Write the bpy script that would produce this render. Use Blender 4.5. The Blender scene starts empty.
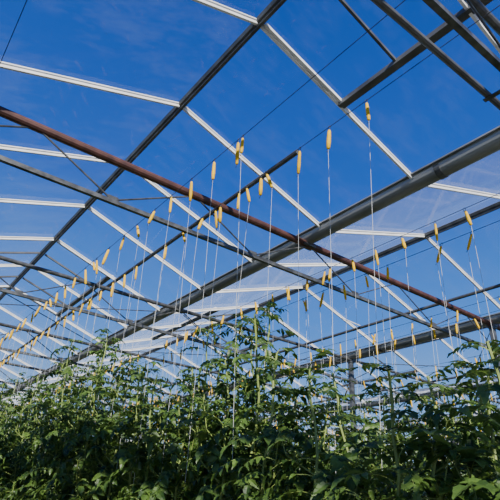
import bpy, math, random
from mathutils import Vector, Matrix
random.seed(11)
scene = bpy.context.scene
COL = scene.collection

# ------------------------------------------------------------------ layout (metres)
EYE = 1.6
HALF = 2.0
RIDGE_Z = EYE + 3.65
GUT_Z = EYE + 2.94
RIDGE0 = 1.683
TOP_Z = EYE + 2.87
BOT_Z = EYE + 2.44
BAR = 1.26
BAR0 = 2.35
Y0 = BAR0 - 5 * BAR
NBARS = 34
Y1 = Y0 + (NBARS - 1) * BAR
SPANS = list(range(-1, 7))
XMIN = RIDGE0 + SPANS[0] * 4 - 2
XMAX = RIDGE0 + SPANS[-1] * 4 + 2
TRUSS_Y = [0.9 + 3.0 * k for k in range(-1, 12)]

# ------------------------------------------------------------------ materials
def new_mat(name):
    m = bpy.data.materials.new(name); m.use_nodes = True
    nt = m.node_tree; nt.nodes.clear()
    out = nt.nodes.new('ShaderNodeOutputMaterial')
    return m, nt, out

def noise_mat(name, c1, c2, rough=0.5, metal=0.0, scale=8.0, stretch=(1, 1, 1), bump=0.0):
    m, nt, out = new_mat(name)
    N = nt.nodes; L = nt.links
    b = N.new('ShaderNodeBsdfPrincipled')
    tc = N.new('ShaderNodeTexCoord'); mp = N.new('ShaderNodeMapping')
    mp.inputs['Scale'].default_value = stretch
    nz = N.new('ShaderNodeTexNoise'); nz.inputs['Scale'].default_value = scale
    nz.inputs['Detail'].default_value = 5
    cr = N.new('ShaderNodeValToRGB')
    cr.color_ramp.elements[0].position = 0.35; cr.color_ramp.elements[0].color = (*c1, 1)
    cr.color_ramp.elements[1].position = 0.65; cr.color_ramp.elements[1].color = (*c2, 1)
    L.new(tc.outputs['Object'], mp.inputs['Vector']); L.new(mp.outputs['Vector'], nz.inputs['Vector'])
    L.new(nz.outputs['Fac'], cr.inputs['Fac']); L.new(cr.outputs['Color'], b.inputs['Base Color'])
    b.inputs['Roughness'].default_value = rough; b.inputs['Metallic'].default_value = metal
    if bump:
        bp = N.new('ShaderNodeBump'); bp.inputs['Strength'].default_value = bump
        L.new(nz.outputs['Fac'], bp.inputs['Height']); L.new(bp.outputs['Normal'], b.inputs['Normal'])
    L.new(b.outputs['BSDF'], out.inputs['Surface'])
    return m

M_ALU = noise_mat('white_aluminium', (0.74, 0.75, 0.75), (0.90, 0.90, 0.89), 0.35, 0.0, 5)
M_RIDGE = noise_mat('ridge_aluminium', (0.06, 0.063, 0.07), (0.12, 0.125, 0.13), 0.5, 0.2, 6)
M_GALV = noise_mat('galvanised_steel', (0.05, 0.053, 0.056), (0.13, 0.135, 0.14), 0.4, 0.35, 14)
M_GUT = noise_mat('weathered_gutter', (0.17, 0.18, 0.18), (0.31, 0.32, 0.32), 0.35, 0.35, 3, (3, 0.5, 3))
M_RUST = noise_mat('rust_brown_paint', (0.048, 0.020, 0.016), (0.105, 0.044, 0.034), 0.5, 0.0, 9)
M_WIRE = noise_mat('steel_wire', (0.04, 0.04, 0.045), (0.08, 0.08, 0.09), 0.5, 0.5, 20)
M_YEL = noise_mat('yellow_twine', (0.72, 0.40, 0.004), (0.92, 0.58, 0.008), 0.85, 0, 60, (1, 1, 6), 0.3)
M_STR = noise_mat('white_string', (0.45, 0.47, 0.49), (0.62, 0.63, 0.63), 0.8, 0, 30)
M_SOIL = noise_mat('ground_cloth', (0.11, 0.10, 0.085), (0.20, 0.19, 0.16), 0.9, 0, 4, (1, 1, 1), 0.3)
M_SLAB = noise_mat('substrate_slab', (0.6, 0.6, 0.58), (0.8, 0.8, 0.78), 0.6, 0, 6)
M_STEM = noise_mat('green_stem', (0.15, 0.21, 0.045), (0.28, 0.36, 0.09), 0.6, 0, 10)

def glass_mat():
    m, nt, out = new_mat('greenhouse_glass')
    N = nt.nodes; L = nt.links
    tr = N.new('ShaderNodeBsdfTransparent'); tr.inputs['Color'].default_value = (0.97, 0.98, 0.985, 1)
    gl = N.new('ShaderNodeBsdfGlossy'); gl.inputs['Roughness'].default_value = 0.05
    # dirt film, also carries the white glare haze painted in at grazing angles
    df = N.new('ShaderNodeBsdfDiffuse'); df.inputs['Color'].default_value = (0.85, 0.88, 0.9, 1)
    tl = N.new('ShaderNodeBsdfTranslucent'); tl.inputs['Color'].default_value = (0.84, 0.90, 0.96, 1)
    md = N.new('ShaderNodeMixShader'); md.inputs[0].default_value = 0.65
    L.new(df.outputs[0], md.inputs[1]); L.new(tl.outputs[0], md.inputs[2])
    tc = N.new('ShaderNodeTexCoord'); mp = N.new('ShaderNodeMapping')
    mp.inputs['Scale'].default_value = (0.7, 1.4, 0.7)
    n1 = N.new('ShaderNodeTexNoise'); n1.inputs['Scale'].default_value = 2.2; n1.inputs['Detail'].default_value = 9
    n1.inputs['Roughness'].default_value = 0.76
    L.new(tc.outputs['Object'], mp.inputs['Vector']); L.new(mp.outputs['Vector'], n1.inputs['Vector'])
    r = N.new('ShaderNodeMapRange')
    r.inputs['From Min'].default_value = 0.46; r.inputs['From Max'].default_value = 0.78
    r.inputs['To Min'].default_value = 0.004; r.inputs['To Max'].default_value = 0.06
    L.new(n1.outputs['Fac'], r.inputs['Value'])
    fc = N.new('ShaderNodeLayerWeight'); fc.inputs['Blend'].default_value = 0.5
    pw = N.new('ShaderNodeMath'); pw.operation = 'POWER'; pw.inputs[1].default_value = 6.5
    L.new(fc.outputs['Facing'], pw.inputs[0])
    mu = N.new('ShaderNodeMath'); mu.operation = 'MULTIPLY'; mu.inputs[1].default_value = 0.6  # milky glare whitened into panes seen edge-on, on top of the dirt
    L.new(pw.outputs[0], mu.inputs[0])
    ad = N.new('ShaderNodeMath'); ad.operation = 'ADD'; ad.use_clamp = True
    L.new(mu.outputs[0], ad.inputs[0]); L.new(r.outputs[0], ad.inputs[1])
    m0 = N.new('ShaderNodeMixShader')
    L.new(ad.outputs[0], m0.inputs[0]); L.new(tr.outputs[0], m0.inputs[1]); L.new(md.outputs[0], m0.inputs[2])
    p5 = N.new('ShaderNodeMath'); p5.operation = 'POWER'; p5.inputs[1].default_value = 5.0
    L.new(fc.outputs['Facing'], p5.inputs[0])
    m5 = N.new('ShaderNodeMath'); m5.operation = 'MULTIPLY_ADD'; m5.inputs[1].default_value = 0.35; m5.inputs[2].default_value = 0.02
    L.new(p5.outputs[0], m5.inputs[0])
    m1 = N.new('ShaderNodeMixShader')
    L.new(m5.outputs[0], m1.inputs[0]); L.new(m0.outputs[0], m1.inputs[1]); L.new(gl.outputs[0], m1.inputs[2])
    L.new(m1.outputs[0], out.inputs['Surface'])
    return m
M_GLASS = glass_mat()

def leaf_mat():
    m, nt, out = new_mat('leaf_green')
    N = nt.nodes; L = nt.links
    tc = N.new('ShaderNodeTexCoord'); nz = N.new('ShaderNodeTexNoise'); nz.inputs['Scale'].default_value = 9
    oi = N.new('ShaderNodeObjectInfo')
    av = N.new('ShaderNodeVectorMath'); av.operation = 'ADD'
    L.new(tc.outputs['Object'], av.inputs[0]); L.new(oi.outputs['Location'], av.inputs[1])
    L.new(av.outputs[0], nz.inputs['Vector'])
    cr = N.new('ShaderNodeValToRGB')
    cr.color_ramp.elements[0].position = 0.36; cr.color_ramp.elements[0].color = (0.022, 0.058, 0.012, 1)
    cr.color_ramp.elements[1].position = 0.72; cr.color_ramp.elements[1].color = (0.15, 0.26, 0.045, 1)
    L.new(nz.outputs['Fac'], cr.inputs['Fac'])
    b = N.new('ShaderNodeBsdfPrincipled'); b.inputs['Roughness'].default_value = 0.45
    L.new(cr.outputs['Color'], b.inputs['Base Color'])
    t = N.new('ShaderNodeBsdfTranslucent')
    hs = N.new('ShaderNodeHueSaturation'); hs.inputs['Value'].default_value = 1.7; hs.inputs['Hue'].default_value = 0.485
    L.new(cr.outputs['Color'], hs.inputs['Color']); L.new(hs.outputs[0], t.inputs['Color'])
    mx = N.new('ShaderNodeMixShader'); mx.inputs[0].default_value = 0.3
    L.new(b.outputs[0], mx.inputs[1]); L.new(t.outputs[0], mx.inputs[2]); L.new(mx.outputs[0], out.inputs['Surface'])
    return m
M_LEAF = leaf_mat()

# ------------------------------------------------------------------ mesh builder
class MB:
    def __init__(s): s.v = []; s.f = []; s.m = []; s.mats = []
    def mi(s, mat):
        if mat not in s.mats: s.mats.append(mat)
        return s.mats.index(mat)
    def frame(s, a, b, up=Vector((0, 0, 1))):
        d = (b - a).normalized()
        if abs(d.dot(up)) > 0.98: up = Vector((0, 1, 0))
        x = d.cross(up).normalized(); y = x.cross(d).normalized()
        return d, x, y
    def prism(s, a, b, prof, mat, cap=True, up=Vector((0, 0, 1)), closed=True):
        a = Vector(a); b = Vector(b); d, x, y = s.frame(a, b, up)
        k = s.mi(mat); o = len(s.v); n = len(prof)
        for p in (a, b):
            for (px, py) in prof: s.v.append(p + x * px + y * py)
        rng = n if closed else n - 1
        for i in range(rng):
            j = (i + 1) % n
            s.f.append((o + i, o + j, o + n + j, o + n + i)); s.m.append(k)
        if cap and closed:
            s.f.append(tuple(o + i for i in range(n))[::-1]); s.m.append(k)
            s.f.append(tuple(o + n + i for i in range(n))); s.m.append(k)
    def box(s, a, b, w, h, mat, up=Vector((0, 0, 1))):
        s.prism(a, b, [(-w/2, -h/2), (w/2, -h/2), (w/2, h/2), (-w/2, h/2)], mat, up=up)
    def tube(s, a, b, r, mat, n=8):
        s.prism(a, b, [(r*math.cos(2*math.pi*i/n), r*math.sin(2*math.pi*i/n)) for i in range(n)], mat)
    def path(s, pts, rad, mat, n=6):
        pts = [Vector(p) for p in pts]; k = s.mi(mat); o = len(s.v)
        for i, p in enumerate(pts):
            q0 = pts[max(0, i-1)]; q1 = pts[min(len(pts)-1, i+1)]
            d, x, y = s.frame(q0, q1)
            r = rad[i] if isinstance(rad, (list, tuple)) else rad
            for j in range(n):
                an = 2*math.pi*j/n
                s.v.append(p + x*(r*math.cos(an)) + y*(r*math.sin(an)))
        for i in range(len(pts)-1):
            for j in range(n):
                j2 = (j+1) % n
                s.f.append((o+i*n+j, o+i*n+j2, o+(i+1)*n+j2, o+(i+1)*n+j)); s.m.append(k)
        s.f.append(tuple(o+j for j in range(n))[::-1]); s.m.append(k)
        e = o+(len(pts)-1)*n
        s.f.append(tuple(e+j for j in range(n))); s.m.append(k)
    def quad(s, pts, mat):
        o = len(s.v); s.v += [Vector(p) for p in pts]; s.f.append(tuple(range(o, o+len(pts)))); s.m.append(s.mi(mat))
    def mesh(s, name, smooth=False):
        me = bpy.data.meshes.new(name)
        me.from_pydata([tuple(v) for v in s.v], [], s.f)
        for m in s.mats: me.materials.append(m)
        me.polygons.foreach_set('material_index', s.m)
        if smooth: me.polygons.foreach_set('use_smooth', [True]*len(s.f))
        me.update(); return me
    def obj(s, name, parent=None, smooth=False):
        ob = bpy.data.objects.new(name, s.mesh(name, smooth)); COL.objects.link(ob)
        if parent: ob.parent = parent
        return ob

def empty(name):
    e = bpy.data.objects.new(name, None); COL.objects.link(e); e.empty_display_size = 0.2; return e

# ------------------------------------------------------------------ ground
g = MB()
g.quad([(-120, -120, 0), (160, -120, 0), (160, 160, 0), (-120, 160, 0)], M_SOIL)
g.obj('ground')

# ------------------------------------------------------------------ roof
roof = empty('greenhouse_roof')
def slope_pt(rx, side, t, y, off=0.0):
    x = rx + side * HALF * t
    z = RIDGE_Z + (GUT_Z + 0.03 - RIDGE_Z) * t
    return Vector((x, y, z - off))
bars = MB(); ridge = MB(); glass = MB(); vents = MB()
for si in SPANS:
    rx = RIDGE0 + si * 4
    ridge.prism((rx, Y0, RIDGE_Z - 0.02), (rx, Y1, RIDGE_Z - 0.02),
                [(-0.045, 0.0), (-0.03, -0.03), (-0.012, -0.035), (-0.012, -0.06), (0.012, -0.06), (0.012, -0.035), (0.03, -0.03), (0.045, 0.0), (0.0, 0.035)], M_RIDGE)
    for side in (-1, 1):
        for k in range(NBARS):
            y = Y0 + k * BAR
            a = slope_pt(rx, side, 0.01, y, 0.03); b = slope_pt(rx, side, 0.985, y, 0.03)
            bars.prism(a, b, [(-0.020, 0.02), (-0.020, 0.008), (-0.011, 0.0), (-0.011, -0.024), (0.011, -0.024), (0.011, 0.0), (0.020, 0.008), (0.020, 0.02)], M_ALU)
        glass.quad([slope_pt(rx, side, 0, Y0), slope_pt(rx, side, 1, Y0), slope_pt(rx, side, 1, Y1), slope_pt(rx, side, 0, Y1)], M_GLASS)
        start = 3 if side == 1 else 9
        for k in range(start, NBARS - 2, 6):
            ya = Y0 + k * BAR; yb = ya + 2 * BAR
            t = 0.475
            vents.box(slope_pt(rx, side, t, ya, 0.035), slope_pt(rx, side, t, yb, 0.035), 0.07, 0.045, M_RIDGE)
            vents.box(slope_pt(rx, side, t + 0.02, ya, 0.005), slope_pt(rx, side, t + 0.02, yb, 0.005), 0.03, 0.03, M_ALU)
            for yy in (ya + BAR * 0.5, ya + BAR * 1.5):
                vents.box(slope_pt(rx, side, 0.02, yy, 0.03), slope_pt(rx, side, t, yy, 0.03), 0.022, 0.03, M_RIDGE)
            for yy in (ya + 0.035, yb - 0.035):
                vents.box(slope_pt(rx, side, 0.02, yy, 0.03), slope_pt(rx, side, t, yy, 0.03), 0.022, 0.03, M_ALU)
bars.obj('glazing_bars', roof); ridge.obj('ridge_beams', roof); glass.obj('roof_glass', roof); vents.obj('roof_vents', roof)

# ------------------------------------------------------------------ gutters
prof = []
for i in range(13):
    an = math.pi + math.pi * i / 12
    prof.append((0.088 * math.cos(an), 0.095 * math.sin(an) + 0.02))
prof = [(-0.115, 0.05), (-0.115, 0.035), (-0.088, 0.035)] + prof + [(0.088, 0.035), (0.115, 0.035), (0.115, 0.05), (0.08, 0.05), (0.078, 0.02), (0.05, -0.04), (0.0, -0.06), (-0.05, -0.04), (-0.078, 0.02), (-0.08, 0.05)]
for si in [SPANS[0] - 1] + SPANS:
    gx = RIDGE0 + si * 4 + 2
    m = MB(); m.prism((gx, Y0 + 0.08, GUT_Z), (gx, Y1 - 0.08, GUT_Z), prof, M_GUT)
    y = Y0 + 2.0
    while y < Y1 - 0.3:
        m.prism((gx, y, GUT_Z - 0.003), (gx, y + 0.06, GUT_Z - 0.003), [(p[0]*1.05, p[1]*1.05) for p in prof[3:16]], M_GALV)
        y += 4.0
    m.obj('gutter')

# ------------------------------------------------------------------ trusses
post_x = [RIDGE0 - 2 + 8 * k for k in range(0, 4)]
post_x = [x for x in post_x if x <= XMAX + .1]
for ty in TRUSS_Y:
    t = MB()
    brown = abs(ty - 3.9) < 0.1
    xa, xb = XMIN + 0.06, XMAX - 0.06
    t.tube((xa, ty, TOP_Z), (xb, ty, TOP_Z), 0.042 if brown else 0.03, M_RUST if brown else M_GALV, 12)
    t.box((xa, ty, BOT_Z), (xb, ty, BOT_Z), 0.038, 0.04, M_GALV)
    x = RIDGE0 - 6
    while x < xb - 0.1:
        xm = x + 0.8; xe = x + 1.6
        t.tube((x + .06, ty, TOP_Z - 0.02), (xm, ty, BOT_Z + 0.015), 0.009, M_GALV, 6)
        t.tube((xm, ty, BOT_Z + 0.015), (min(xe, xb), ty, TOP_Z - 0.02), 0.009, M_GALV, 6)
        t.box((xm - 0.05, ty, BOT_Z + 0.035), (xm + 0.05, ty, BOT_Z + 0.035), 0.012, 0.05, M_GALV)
        x = xe
    for si in SPANS[:-1]:
        gx = RIDGE0 + si * 4 + 2
        t.box((gx - 0.09, ty, TOP_Z - 0.02), (gx + 0.09, ty, TOP_Z - 0.02), 0.10, 0.03, M_GALV)
    t.obj('roof_truss')
    for px in post_x:
        p = MB()
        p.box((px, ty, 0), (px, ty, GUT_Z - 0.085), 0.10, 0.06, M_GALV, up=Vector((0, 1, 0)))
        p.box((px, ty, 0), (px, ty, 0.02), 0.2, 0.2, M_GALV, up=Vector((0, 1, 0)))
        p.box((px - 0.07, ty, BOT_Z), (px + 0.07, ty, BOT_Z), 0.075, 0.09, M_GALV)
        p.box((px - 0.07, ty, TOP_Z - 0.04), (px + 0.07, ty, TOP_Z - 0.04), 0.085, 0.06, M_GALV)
        p.obj('support_post')

vd = MB()
for vx, ys in ((2.48, 2.75), (6.5, 0.0), (10.5, 0.0), (-1.4, 0.0)):
    vz = TOP_Z + 0.066
    vd.tube((vx, ys, vz), (vx, 34, vz), 0.024, M_RIDGE, 10)
    for k in range(3, NBARS - 2, 3):
        y = Y0 + k * BAR + BAR * 2
        if y > ys + 0.8 and y < 33:
            rr = RIDGE0 + round((vx - RIDGE0) / 4) * 4
            vd.tube((vx, y - 0.6, vz), (rr + 0.95, y, RIDGE_Z - 0.36), 0.010, M_ALU, 6)
vd.obj('vent_drive_pipe')

sp = MB()
sp.tube((XMIN + .06, 1.07, BOT_Z - 0.01), (XMAX - .06, 1.07, BOT_Z - 0.01), 0.022, M_RIDGE, 10)
x = XMIN + 0.5
while x < XMAX:
    sp.box((x, 0.9, BOT_Z - 0.035), (x, 1.10, BOT_Z - 0.035), 0.03, 0.008, M_GALV); x += 1.6
sp.obj('irrigation_pipe')

br = MB()
for (xx, ya) in ((RIDGE0 + 2, 6.9), (RIDGE0 + 6, 6.9), (RIDGE0 + 10, 3.9), (RIDGE0 + 2, 15.9), (RIDGE0 + 6, 12.9)):
    br.tube((xx - 3.85, ya + .1, TOP_Z - .03), (xx - .15, ya + 2.9, TOP_Z - .03), 0.008, M_GALV, 6)
    br.tube((xx - .15, ya + .1, TOP_Z - .05), (xx - 3.85, ya + 2.9, TOP_Z - .05), 0.008, M_GALV, 6)
br.obj('wind_bracing')

# ------------------------------------------------------------------ glass walls
WH = GUT_Z - 0.13
def glass_wall(name, p0, p1):
    w = MB(); p0 = Vector(p0); p1 = Vector(p1)
    L = (p1 - p0).length; n = max(1, round(L / 1.3))
    up = Vector((0, 0, WH))
    w.quad([p0, p1, p1 + up, p0 + up], M_GLASS)
    for i in range(n + 1):
        q = p0.lerp(p1, i / n); w.box(q, q + up, 0.05, 0.05, M_ALU)
    for z in (0.3, 1.6, 3.0, WH - 0.03):
        w.box(p0 + Vector((0, 0, z)), p1 + Vector((0, 0, z)), 0.05, 0.06, M_ALU)
    w.obj(name)
glass_wall('wall_back', (XMIN, Y1, 0), (XMAX, Y1, 0))
glass_wall('wall_right', (XMAX, Y0, 0), (XMAX, Y1, 0))
glass_wall('wall_left', (XMIN, Y0, 0), (XMIN, Y1, 0))
glass_wall('wall_front', (XMIN, Y0, 0), (XMAX, Y0, 0))

# ------------------------------------------------------------------ crop wires + twine hooks
ROWS = [-2.19, -0.14] + [1.865 + 2.06 * k for k in range(0, 11)]
WZ = BOT_Z + 0.03
wires = MB(); hooks = MB(); strings = MB()
def hook(x, y, z, big=True):
    """wire hook over the crop wire with wound yellow twine, tilted a little"""
    tx = random.gauss(0, 0.13); ty = random.gauss(0, 0.13)
    if random.random() < 0.25: ty += random.choice((-0.38, 0.38))
    d = Vector((tx, ty, -1)).normalized()
    top = Vector((x, y, z))
    s = Vector((0.0, 1, 0))
    hooks.path([top + d*0.03 + s*0.012, top + Vector((0, 0.012, 0.002)), top + Vector((0, 0, 0.010)), top + Vector((0, -0.012, 0.002)), top + d*0.035], 0.0025, M_WIRE, 4)
    L = random.uniform(0.13, 0.19)
    p0 = top + d*0.025
    r = random.uniform(0.011, 0.0155)
    pts = [p0, p0 + d*0.01, p0 + d*L*0.3, p0 + d*L*0.65, p0 + d*L*0.95, p0 + d*L]
    hooks.path(pts, [0.006, r*0.8, r, r*1.1, r*0.9, 0.004], M_YEL, 8 if big else 5)
    hooks.path([p0 + d*L, p0 + d*(L + 0.02) + s*0.008, p0 + d*(L + 0.008) + s*0.016], 0.0022, M_WIRE, 4)
    return p0 + d*L
for ri, rx in enumerate(ROWS):
    for dx in (-0.205, 0.205):
        wx = rx + dx
        wires.tube((wx, Y0 + .5, WZ), (wx, 34, WZ), 0.0028, M_WIRE, 5)
        if ri < 1: continue
        near = ri == 2
        step = 0.335 if ri < 5 else 0.42
        y = (1.63 if dx > 0 else 2.47) if near else 1.9 + random.uniform(0, 0.3)
        if ri == 1: y = 4.5
        ymax = 30 if ri < 6 else 22
        while y < ymax:
            if random.random() < (0.95 if near else 0.9):
                yy = y + random.uniform(-0.04, 0.04)
                e = hook(wx, yy, WZ, ri < 4)
                if y > 2.3 and random.random() < 0.22: hook(wx, yy + random.uniform(0.05, 0.1), WZ)
                bot = Vector((rx + dx*0.8 + random.uniform(-0.05, 0.05), yy + random.uniform(-0.08, 0.08), EYE + 0.15))
                if ri < 7:
                    strings.path([e, e.lerp(bot, 0.5) + Vector((random.uniform(-.01, .01), random.uniform(-.01, .01), 0)), bot], 0.0013 if near else 0.0018, M_STR, 4)
            y += step
wires.obj('crop_wires'); hooks.obj('twine_hooks', smooth=True); strings.obj('support_strings')

# ------------------------------------------------------------------ tomato plants
def leaflet(mb, base, d, nrm, L, W):
    d = d.normalized(); sd = d.cross(nrm).normalized(); nrm = sd.cross(d).normalized()
    ts = [0.0, 0.16, 0.30, 0.45, 0.60, 0.76, 0.90, 1.0]
    ws = [0.06, 0.72, 0.82, 1.0, 0.70, 0.60, 0.24, 0.0]
    k = mb.mi(M_LEAF); o = len(mb.v); n = len(ts)
    droop = random.uniform(0.1, 0.5)
    for i, t in enumerate(ts):
        c = base + d*(L*t) - nrm*(droop*L*t*t)
        w = ws[i]*W*0.5*random.uniform(0.85, 1.1)
        jag = 0.07*L*(1 if i % 2 else -0.4)
        mb.v += [c, c + sd*w + nrm*(w*0.45) - d*jag, c - sd*w + nrm*(w*0.45) - d*jag]
    for i in range(n-1):
        a = o+i*3; b = a+3
        mb.f.append((a, b, b+1, a+1)); mb.m.append(k)
        mb.f.append((a, a+2, b+2, b)); mb.m.append(k)
def leaf(mb, base, az, elev, L):
    """compound serrated leaf with drooping rachis"""
    h = Vector((math.cos(az), math.sin(az), 0)); U = Vector((0, 0, 1))
    pts = []; p = Vector(base); e = elev; n = 6
    for i in range(n+1):
        pts.append(p.copy()); p = p + (h*math.cos(e) + U*math.sin(e))*(L/n); e -= random.uniform(0.14, 0.36)
    mb.path(pts, [0.0028 - 0.0004*i for i in range(n+1)], M_STEM, 3)
    side = h.cross(U)
    for i in (2, 3, 4, 5):
        q = pts[i]; d = (pts[i+1]-pts[i]).normalized(); nrm = side.cross(d)
        for s in (-1, 1):
            dd = (d*random.uniform(0.3, 0.8) + side*s + U*random.uniform(-0.5, 0.2))
            ll = L*random.uniform(0.22, 0.38)*(1 if i > 2 else 0.75)
            leaflet(mb, q, dd, nrm + Vector((random.uniform(-.6, .6), random.uniform(-.6, .6), 0)), ll, ll*0.54)
    d = (pts[-1]-pts[-2]); leaflet(mb, pts[-1], d, side.cross(d), L*0.35, L*0.19)
def plant_mesh(idx, H=2.6, leader=0.45, spindly=False):
    mb = MB(); pts = []; rad = []
    n = 16; x = y = 0
    for i in range(n+1):
        t = i/n
        pts.append(Vector((x, y, H*t))); rad.append(0.011 - 0.0055*t)
        x += random.uniform(-.026, .026); y += random.uniform(-.026, .026)
    mb.path(pts, rad, M_STEM, 6)
    def at(z):
        f = min(max(z/H, 0), 0.9999)*n; i = int(f); return pts[i].lerp(pts[i+1], f-i)
    az = random.uniform(0, 6.28); z = 0.7
    while z < H - 0.03:
        rem = H - z
        if rem > leader: L = random.uniform(0.15, 0.27); e = random.uniform(0.0, 0.9); dz = random.uniform(0.020, 0.034)
        elif spindly: L = random.uniform(0.10, 0.20); e = random.uniform(0.0, 0.9); dz = random.uniform(0.035, 0.09)
        else: L = 0.08 + 0.15*min(1, rem/leader*1.2)*random.uniform(0.6, 1.3); e = random.uniform(0.1, 1.0); dz = random.uniform(0.03, 0.06)
        if z < 1.3: dz *= 1.8
        leaf(mb, at(z), az, e, L)
        az += 2.4 + random.uniform(-0.5, 0.5); z += dz
    for i in range(6): leaf(mb, at(H - 0.02*i), i*1.3 + random.random(), random.uniform(0.4, 1.1), random.uniform(0.09, 0.16))
    for s in range(4):
        z = H - random.uniform(leader, leader + 0.6); a = random.uniform(0, 6.28); b0 = at(z)
        tip = b0 + Vector((math.cos(a)*0.19, math.sin(a)*0.19, random.uniform(0.15, 0.38)))
        mid = b0.lerp(tip, 0.5) + Vector((math.cos(a)*.05, math.sin(a)*.05, -0.03))
        mb.path([b0, mid, tip], [0.004, 0.0035, 0.002], M_STEM, 5)
        for q in (mid, mid.lerp(tip, .5), tip, tip):
            leaf(mb, q, random.uniform(0, 6.28), random.uniform(0.3, 1.1), random.uniform(0.10, 0.18))
    return mb.mesh('tomato_plant_%d' % idx)
PM = [plant_mesh(i) for i in range(8)]
PT = [plant_mesh(20 + i, 2.9, 0.62, True) for i in range(7)]
for ri, rx in enumerate(ROWS):
    if ri > 9: break
    row = empty('tomato_plant_row')
    first = ri == 2
    y = 1.0 if ri != 1 else 3.4
    ymax = {0: 8, 1: 14, 2: 20}.get(ri, 25)
    step = 0.24 if ri <= 3 else 0.34
    slab = MB()
    slab.box((rx, y - 0.2, 0.12), (rx, ymax + .2, 0.12), 0.25, 0.1, M_SLAB)
    yy = y
    while yy < ymax:
        slab.box((rx, yy, 0.0), (rx, yy, 0.075), 0.15, 0.2, M_GALV, up=Vector((0, 1, 0))); yy += 1.5
    s = slab.obj('growing_slab', row)
    n = 0
    while y < ymax:
        for dx in (-0.16, 0.16):
            if first: H = EYE + min(1.15, 0.28 + 0.18*y) + random.gauss(0, 0.08)
            else: H = EYE + 0.86 + random.gauss(0, 0.09)
            tall = random.random() < (0.34 if first else 0.16) and y > 1.3
            if tall: H += random.uniform(0.20, 0.42)
            ob = bpy.data.objects.new('plant_%d' % n, random.choice(PT if tall else PM)); COL.objects.link(ob); ob.parent = row
            ob.location = (rx + dx + random.uniform(-.05, .05), y + random.uniform(-.1, .1), 0.16)
            ob.scale = (1, 1, (H - 0.16)/(2.9 if tall else 2.6))
            ob.rotation_euler = (random.gauss(0, .03), random.gauss(0, .03), random.uniform(0, 6.28))
            n += 1
        y += step

# ------------------------------------------------------------------ world + sun
w = bpy.data.worlds.new('sky'); scene.world = w; w.use_nodes = True
nt = w.node_tree; nt.nodes.clear(); N = nt.nodes; L = nt.links
out = N.new('ShaderNodeOutputWorld'); bg = N.new('ShaderNodeBackground')
tc = N.new('ShaderNodeTexCoord'); sx = N.new('ShaderNodeSeparateXYZ'); cr = N.new('ShaderNodeValToRGB')
L.new(tc.outputs['Generated'], sx.inputs[0]); L.new(sx.outputs['Z'], cr.inputs['Fac'])
E = cr.color_ramp.elements
E[0].position = 0.0; E[0].color = (0.50, 0.76, 1.0, 1)
E[1].position = 1.0; E[1].color = (0.004, 0.045, 0.30, 1)
for p, c in ((0.15, (0.27, 0.54, 1.0)), (0.32, (0.075, 0.29, 0.88)), (0.55, (0.014, 0.12, 0.61)), (0.8, (0.007, 0.078, 0.46))):
    e = E.new(p); e.color = (*c, 1)
L.new(cr.outputs[0], bg.inputs['Color']); bg.inputs['Strength'].default_value = 1.08
L.new(bg.outputs[0], out.inputs['Surface'])
sun = bpy.data.lights.new('sun', 'SUN'); sun.energy = 8.5; sun.angle = 0.009; sun.color = (1.0, 0.94, 0.84)
so = bpy.data.objects.new('sun', sun); COL.objects.link(so)
to_sun = Vector((-0.40, -0.75, 0.55)).normalized()
so.rotation_euler = to_sun.to_track_quat('Z', 'Y').to_euler(); so.location = (-5, -5, 12)

# ------------------------------------------------------------------ camera
cam = bpy.data.cameras.new('camera'); co = bpy.data.objects.new('camera', cam); COL.objects.link(co)
cam.sensor_width = 36; cam.lens = 36*510/500; cam.clip_start = 0.05; cam.clip_end = 500
th = math.radians(27.4); yaw = math.radians(36.1); r = math.radians(3.0)
F = Vector((math.sin(yaw), math.cos(yaw), 0)); R = Vector((math.cos(yaw), -math.sin(yaw), 0)); U = Vector((0, 0, 1))
D = F*math.cos(th) + U*math.sin(th); up0 = U*math.cos(th) - F*math.sin(th)
cx = R*math.cos(r) + up0*math.sin(r); cy = -R*math.sin(r) + up0*math.cos(r); cz = -D
M = Matrix(((cx.x, cy.x, cz.x, 0), (cx.y, cy.y, cz.y, 0), (cx.z, cy.z, cz.z, EYE), (0, 0, 0, 1)))
co.matrix_world = M
scene.camera = co
